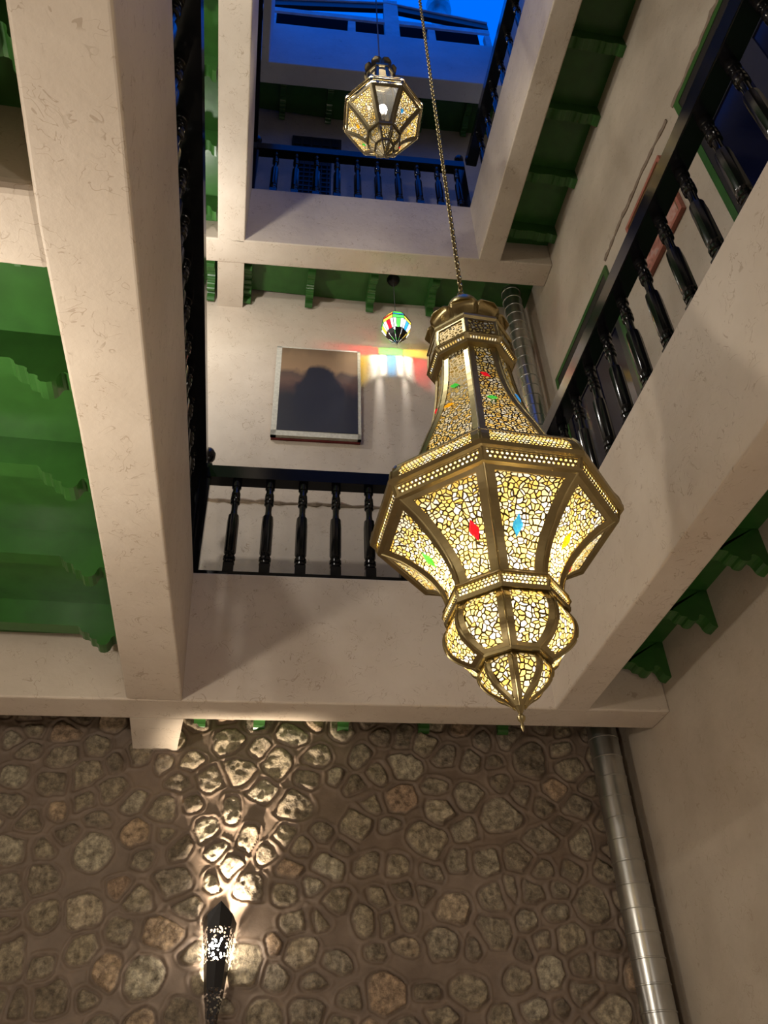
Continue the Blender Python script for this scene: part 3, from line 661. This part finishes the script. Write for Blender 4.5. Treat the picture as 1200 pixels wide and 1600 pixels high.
coll, _, _ = tier(lan, C1, P1, [(2.585, .176), (2.64, .178), (2.70, .172)], 'pierced_crown', 'collar_panel', 'collar_frame', rib=.012, top=.008, bot=.024, sub=1, bead=.003)
cd, _, _ = tier(lan, C1, P1, [(2.572, .170), (2.590, .186)], 'dots', 'collar_band', 'collar_band_frame', rib=.008, top=.002, bot=.002, sub=1, uvn=(12, 1), bead=0)
for pr_ in ([(2.555, .148), (2.560, .172), (2.572, .176), (2.575, .168)], [(2.588, .186), (2.600, .190), (2.604, .178)], [(2.70, .174), (2.712, .184), (2.728, .180), (2.735, .150), (2.745, .06)]):
    lip(MB(), C1, P1, pr_).build('moulding_ring', 'brass', lan)
# crown of leaves and cap
for j in range(8):
    a = P1+j*PI/4; rad = Vector((math.cos(a), math.sin(a), 0)); tan = Vector((-math.sin(a), math.cos(a), 0)); vs = []
    rows = 7; cols = 7
    for i in range(rows):
        u = i/(rows-1); wdt = .062*math.sqrt(max(0, 1-(max(0, u-.45)/.55)**2))*(.75+.25*min(1, u*2))+.004
        for k in range(cols):
            q = 2*k/(cols-1)-1; rr = .125+.025*u+.035*u**3-.02*q*q*(1-u); z = 2.735+.105*math.sin(u*1.75)-.02*u**6
            vs.append(Vector((C1[0], C1[1], z))+rad*rr+tan*wdt*q)
    lf = MB().add(vs, [(i*cols+k, i*cols+k+1, (i+1)*cols+k+1, (i+1)*cols+k) for i in range(rows-1) for k in range(cols-1)]).build('crown_leaf', 'brass', lan, smooth='all')
    lf.modifiers.new('solid', 'SOLIDIFY').thickness = .003
MB().lathe([(2.735, .150), (2.78, .135), (2.84, .10), (2.88, .062), (2.91, .052), (2.93, .070), (2.965, .078), (3.00, .066), (3.025, .035), (3.035, .012), (3.06, .010), (3.065, .001)], (C1[0], C1[1], 0), 24).build('cap', 'brass', lan, smooth=True)
MB().tube([(.80+.018*math.cos(q), 2.2, 3.075+.018*math.sin(q)) for q in [2*PI*i/12 for i in range(12)]], .004, 6, True).build('hook', 'brass', lan)
MB().lathe([(.985, .001), (1.0, .006), (1.012, .004), (1.022, .012), (1.032, .013), (1.04, .005), (1.055, .012), (1.07, .022)], (C1[0], C1[1], 0), 12).build('finial', 'brass', lan, smooth=True)
chain(lan, .80, 2.20, 3.09, 13.12, lan)
# jewels: facet 4 and 5 face the viewer (vertex line towards the camera)
def prof_R(prof, z):
    pr = sorted(spline(prof, 4))
    for a, b in zip(pr, pr[1:]):
        if a[0] <= z <= b[0]: return a[1]+(b[1]-a[1])*(z-a[0])/(b[0]-a[0]), (b[1]-a[1])/(b[0]-a[0])
    return pr[-1][1], 1
BP = [(1.425, .185), (1.48, .196), (1.54, .226), (1.60, .275), (1.655, .335), (1.70, .405)]
NP = [(1.875, .33), (1.95, .305), (2.05, .268), (2.15, .228), (2.25, .194), (2.38, .165), (2.52, .150), (2.585, .147)]
for j, s, z, cl in ((3, .45, 1.585, 'green'), (4, .66, 1.575, 'red'), (5, .42, 1.575, 'blue'), (6, .52, 1.585, 'amber'), (7, .5, 1.58, 'red'), (0, .5, 1.58, 'green'), (1, .5, 1.58, 'blue'), (2, .5, 1.58, 'amber')):
    R_, sl = prof_R(BP, z); gem(body[j], C1, P1, j, s, z, R_, 'gem_'+cl, .017, .040, 0, sl)
for j, s, z, cl, rt in ((4, .42, 2.34, 'green', 1.2), (5, .40, 2.37, 'red', 1.0), (5, .40, 2.20, 'green', 1.5), (4, .30, 2.22, 'amber', 1.5), (6, .5, 2.3, 'blue', 1.2), (3, .5, 2.3, 'red', 1.2)):
    R_, sl = prof_R(NP, z); gem(neck[j], C1, P1, j, s, z, R_, 'gem_'+cl, .012, .024, rt, sl)
for dx, dy, z in ((.10, -.06, 1.62), (-.10, .02, 1.60), (.02, .11, 1.58)):
    MB().ball((.80+dx, 2.20+dy, z), .03, 12, 8, 1.3).build('bulb', 'bulb', lan, smooth='all')
    point('lantern_light', (dx, dy, z-1.0), 5.0, (1, .84, .62), .03, lan)
MB().ball((.80, 2.20, 1.30), .022, 12, 8, 1.3).build('bulb', 'bulb', lan, smooth='all'); point('lantern_light', (0, 0, .30), 2.6, (1, .86, .66), .022, lan)
point('lantern_light', (0, 0, 1.15), 1.0, (1, .80, .5), .03, lan)

# the smaller lantern higher up
C2 = (.655, 3.0, 0); P2 = math.radians(19.5)
l2 = thing('hanging_lantern', 'smaller octagonal brass lantern with one clear pane hanging high below the blue sky', 'lantern', (.655, 3.0, 5.755))
b2, _, _ = tier(l2, C2, P2, [(6.03, .128), (6.08, .150), (6.15, .190), (6.22, .236), (6.30, .300)], 'pierced_small', 'body_panel', 'body_frame', rib=.022, top=.018, bot=.012, frame_m='brass_dark', skip=(5,))
bp2, _, _ = tier(l2, C2, P2, [(5.89, .070), (5.93, .105), (5.975, .120), (6.015, .118)], 'pierced_small', 'bulb_panel', 'bulb_frame', rib=.014, top=.008, bot=.010, frame_m='brass_dark')
tp2, _, _ = tier(l2, C2, P2, [(5.78, .008), (5.82, .040), (5.855, .064), (5.88, .066)], 'pierced_small', 'tip_panel', 'tip_frame', rib=.010, top=.006, bot=.012, frame_m='brass_dark', bead=.002)
r2, _, _ = tier(l2, C2, P2, [(6.305, .308), (6.345, .316)], 'dots', 'rim_band', 'rim_frame', rib=.014, top=.008, bot=.014, sub=1, uvn=(22, 1), frame_m='brass_dark', bead=.003)
s2, _, _ = tier(l2, C2, P2, [(6.36, .320), (6.40, .312), (6.43, .290)], 'scales', 'shoulder_panel', 'shoulder_frame', rib=.02, top=.006, bot=.006, sub=1, uvn=(22, 3), frame_m='brass_dark')
n2, _, _ = tier(l2, C2, P2, [(6.43, .290), (6.50, .20), (6.62, .145), (6.80, .125), (7.02, .112)], 'clear_pane', 'neck_pane', 'neck_frame', rib=.018, top=.02, bot=.02, frame_m='brass_dark')
# the clear pane that shows the bulb
pb = MB(); vs = []
for z, R in [(6.05, .140), (6.15, .192), (6.28, .285)]:
    wd = 2*R*math.sin(PI/8); sw = .022/wd; vs += [facet_point(C2, P2, 5, sw, z, R), facet_point(C2, P2, 5, 1-sw, z, R)]
pb.add(vs, [(0, 1, 3, 2), (2, 3, 5, 4)]).build('clear_pane', 'clear_pane', l2)
for pr_ in ([(6.015, .118), (6.018, .134), (6.03, .136), (6.032, .126)], [(5.878, .064), (5.880, .078), (5.89, .080), (5.892, .068)], [(7.00, .112), (7.005, .128), (7.03, .130), (7.04, .10), (7.05, .05)]):
    lip(MB(), C2, P2, pr_).build('moulding_ring', 'brass_dark', l2)
for j in range(8):
    a = P2+j*PI/4; rad = Vector((math.cos(a), math.sin(a), 0)); tan = Vector((-math.sin(a), math.cos(a), 0)); vs = []
    for i in range(6):
        u = i/5; wdt = .042*math.sqrt(max(0, 1-(max(0, u-.4)/.6)**2))+.003
        for k in range(5):
            q = k/2-1; vs.append(Vector((C2[0], C2[1], 7.03+.10*math.sin(u*1.7)))+rad*(.102+.012*u+.028*u**3)+tan*wdt*q)
    lf = MB().add(vs, [(i*5+k, i*5+k+1, (i+1)*5+k+1, (i+1)*5+k) for i in range(5) for k in range(4)]).build('crown_leaf', 'brass_dark', l2, smooth='all')
    lf.modifiers.new('solid', 'SOLIDIFY').thickness = .003
MB().lathe([(7.0, .085), (7.12, .065), (7.20, .035), (7.26, .042), (7.32, .04), (7.40, .018), (7.45, .006)], (C2[0], C2[1], 0), 20).build('cap', 'brass_dark', l2, smooth=True)
MB().tube([(.655, 2.99, 6.33), (.655, 2.99, 6.05)], .008, 6).build('bulb_stem', 'brass_dark', l2)
MB().tube([(.655, 3.0, 7.44), (.655, 3.0, 13.12)], .006, 6).build('cord', 'cord', l2)
MB().lathe([(5.745, .001), (5.76, .006), (5.775, .010), (5.79, .012)], (C2[0], C2[1], 0), 10).build('finial', 'brass_dark', l2)
MB().ball((.655, 2.99, 6.46), .036, 14, 10, 1.5).build('bulb', 'bulb', l2, smooth='all')
MB().lathe([(6.34, .020), (6.41, .020)], (C2[0], C2[1]-.01, 0), 12).build('bulb_socket', 'brass_dark', l2)
point('lantern_light', (0, -.01, 6.46-5.755), 12, (1, .88, .70), .035, l2)
for j, s, cl in ((4, .6, 'clear'), (6, .4, 'blue'), (3, .5, 'amber'), (7, .5, 'yellow'), (2, .5, 'green'), (0, .5, 'red')):
    R_, sl = .205, .7; gem(b2[j], C2, P2, j, s, 6.175, R_, 'gem_'+cl, .015, .024, 0, sl)

# ------------------------------------------------------------------ stained glass lamps of the upper gallery
def stained_lamp(x, y, zc, label, ztop=7.02):
    r = thing('stained_glass_lamp', label, 'lamp', (x, y, zc-.26)); c = (x, y, zc); ph = PI/8
    rings = [(.165, .045), (.12, .095), (.045, .138), (.018, .145), (-.030, .145), (-.125, .098)]
    came = MB()
    for (za, ra), (zb, rb) in ((rings[i], rings[i+1]) for i in range(5)):
        for j in range(8):
            row = rings.index((za, ra)); ang = (math.degrees(ph+(j+.5)*PI/4)) % 360
            # facets towards the back wall: angles 45, 90, 135
            if row == 3: cl = {135: 'red', 90: 'green', 45: 'yellow', 180: 'green', 0: 'red', 225: 'yellow', 270: 'green', 315: 'yellow'}[round(ang) % 360]
            elif row == 1: cl = ['clear', 'green', 'red', 'clear', 'yellow', 'green', 'clear', 'clear'][j]
            elif row == 2: cl = ['yellow', 'clear', 'clear', 'red', 'red', 'blue', 'clear', 'green'][j]
            else: cl = 'clear'
            def pane(s0, s1, cl):
                p = MB().add([facet_point(c, ph, j, s0, zb, rb), facet_point(c, ph, j, s1, zb, rb), facet_point(c, ph, j, s1, za, ra), facet_point(c, ph, j, s0, za, ra)], [(0, 1, 2, 3)])
                p.build('glass_pane', ('glass_' if row >= 3 and round(ang) % 360 in (45, 90, 135) else 'frost_')+cl, r)
            if row == 4:
                mid = {135: 'yellow', 90: 'blue', 45: 'red'}.get(round(ang) % 360, ['red', 'green', 'blue', 'yellow'][j % 4])
                pane(0, .3, 'clear'); pane(.3, .7, mid); pane(.7, 1, 'clear')
                for s in (.3, .7): came.tube([facet_point(c, ph, j, s, za, ra), facet_point(c, ph, j, s, zb, rb)], .0024, 4)
            else: pane(0, 1, cl)
    for z, R in rings:
        came.tube([Vector(c)+Vector((R*math.cos(ph+j*PI/4), R*math.sin(ph+j*PI/4), z)) for j in range(8)], .0034 if z != .018 else .005, 4, True)
    for j in range(8):
        came.tube([Vector(c)+Vector((R*math.cos(ph+j*PI/4), R*math.sin(ph+j*PI/4), z)) for z, R in rings], .0034, 4)
    came.build('lead_frame', 'iron', r)
    for j in range(8):   # leaves of the metal base
        vs = []
        for z, R, q in ((-.118, .103, .44), (-.16, .078, .45), (-.20, .040, .45), (-.235, .010, .48)):
            vs += [facet_point(c, ph, j, .5-q, z, R, .002), facet_point(c, ph, j, .5+q, z, R, .002)]
        MB().add(vs, [(2*i, 2*i+1, 2*i+3, 2*i+2) for i in range(3)]).build('base_leaf', 'iron', r)
    MB().lathe([(-.27, .001), (-.245, .005), (-.235, .011), (-.22, .012)], c, 10).build('finial', 'iron', r)
    MB().lathe([(.165, .046), (.18, .03), (.20, .012), (.205, .004)], c, 16).build('cap', 'iron', r, smooth=True)
    MB().tube([(x, y, zc+.2), (x, y, ztop-.05)], .004, 6).build('cord', 'cord', r)
    MB().lathe([(-.07, .018), (-.05, .05), (-.015, .065), (0, .065)], (x, y, ztop), 20).build('ceiling_rose', 'iron', r, smooth=True)
    MB().ball((x, y, zc), .024, 12, 8, 1.3).build('bulb', 'bulb', r, smooth='all')
    point('lamp_or_fill_light', (0, 0, .26), 27, (1, .95, .88), .012, r)
    return r
stained_lamp(1.09, 4.925, 6.27, 'small round stained glass lamp glowing beside the large painting')

# ------------------------------------------------------------------ wall sconce on the stone wall
def sconce(x, y, label):
    r = thing('wall_sconce', label, 'sconce', (x, y, .45))
    m, nt, b, out = mat('pierced_iron'); b.inputs['Base Color'].default_value = (.012, .01, .012, 1); b.inputs['Roughness'].default_value = .5
    tc = N(nt, 'ShaderNodeTexCoord'); v = N(nt, 'ShaderNodeTexVoronoi', Scale=62.0, Randomness=.75); L(nt, tc.outputs['Object'], v.inputs['Vector'])
    hole = math_n(nt, 'LESS_THAN', v.outputs['Distance'], .41)
    t_ = nt.nodes.new('ShaderNodeBsdfTransparent'); mx = nt.nodes.new('ShaderNodeMixShader'); L(nt, hole, mx.inputs[0]); L(nt, b.outputs[0], mx.inputs[1]); L(nt, t_.outputs[0], mx.inputs[2]); L(nt, mx.outputs[0], out.inputs[0])
    M['pierced_iron'] = m
    def sect(z, hw, dep): return [(x-hw, y+.04, z), (x-hw*.72, y-dep, z), (x, y-dep*1.2, z), (x+hw*.72, y-dep, z), (x+hw, y+.04, z)]
    def wall(levels, name, m_):
        vs = []
        for l in levels: vs += sect(*l)
        return MB().add(vs, [(5*i+k, 5*i+k+1, 5*(i+1)+k+1, 5*(i+1)+k) for i in range(len(levels)-1) for k in range(4)]).build(name, m_, r)
    wall([(.885, .070, .095), (.96, .079, .105), (1.05, .09, .118)], 'pierced_shade', 'pierced_iron')
    # peaked solid top of the shade
    a = sect(1.05, .09, .118); b_ = sect(1.10, .096, .125)
    b2_ = [b_[0], (b_[1][0], b_[1][1], 1.115), (x, y-.14, 1.180), (b_[3][0], b_[3][1], 1.115), b_[4]]
    MB().add(a+b2_, [(k, k+1, k+6, k+5) for k in range(4)]).build('shade_peak', 'iron', r)
    wall([(.76, .055, .075), (.885, .070, .095)], 'holder', 'iron')
    wall([(.45, .006, .008), (.60, .028, .035), (.76, .055, .075)], 'pierced_tail', 'pierced_iron')
    MB().box(x-.02, x+.02, y-.06, y, .865, .885).build('bulb_cup', 'iron', r)
    MB().ball((x, y-.062, .955), .046, 14, 10, 1.25).build('bulb', 'bulb', r, smooth='all')
    point('lamp_or_fill_light', (0, -.062, .945-.45), 9.0, (1, .86, .68), .02, r)
    sp = bpy.data.lights.new('reflector_light', 'SPOT'); sp.energy = 215; sp.color = (1, .84, .64); sp.spot_size = math.radians(70); sp.spot_blend = 1.0; sp.shadow_soft_size = .02
    so = bpy.data.objects.new('reflector_light', sp); COL.objects.link(so); so.parent = r; so.location = (0, -.062, .955-.45)
    so.rotation_euler = Vector((.14, .04, 1)).to_track_quat('-Z', 'Y').to_euler()
sconce(-.083, WB-.085, 'black pierced metal torch sconce glowing on the stone wall')
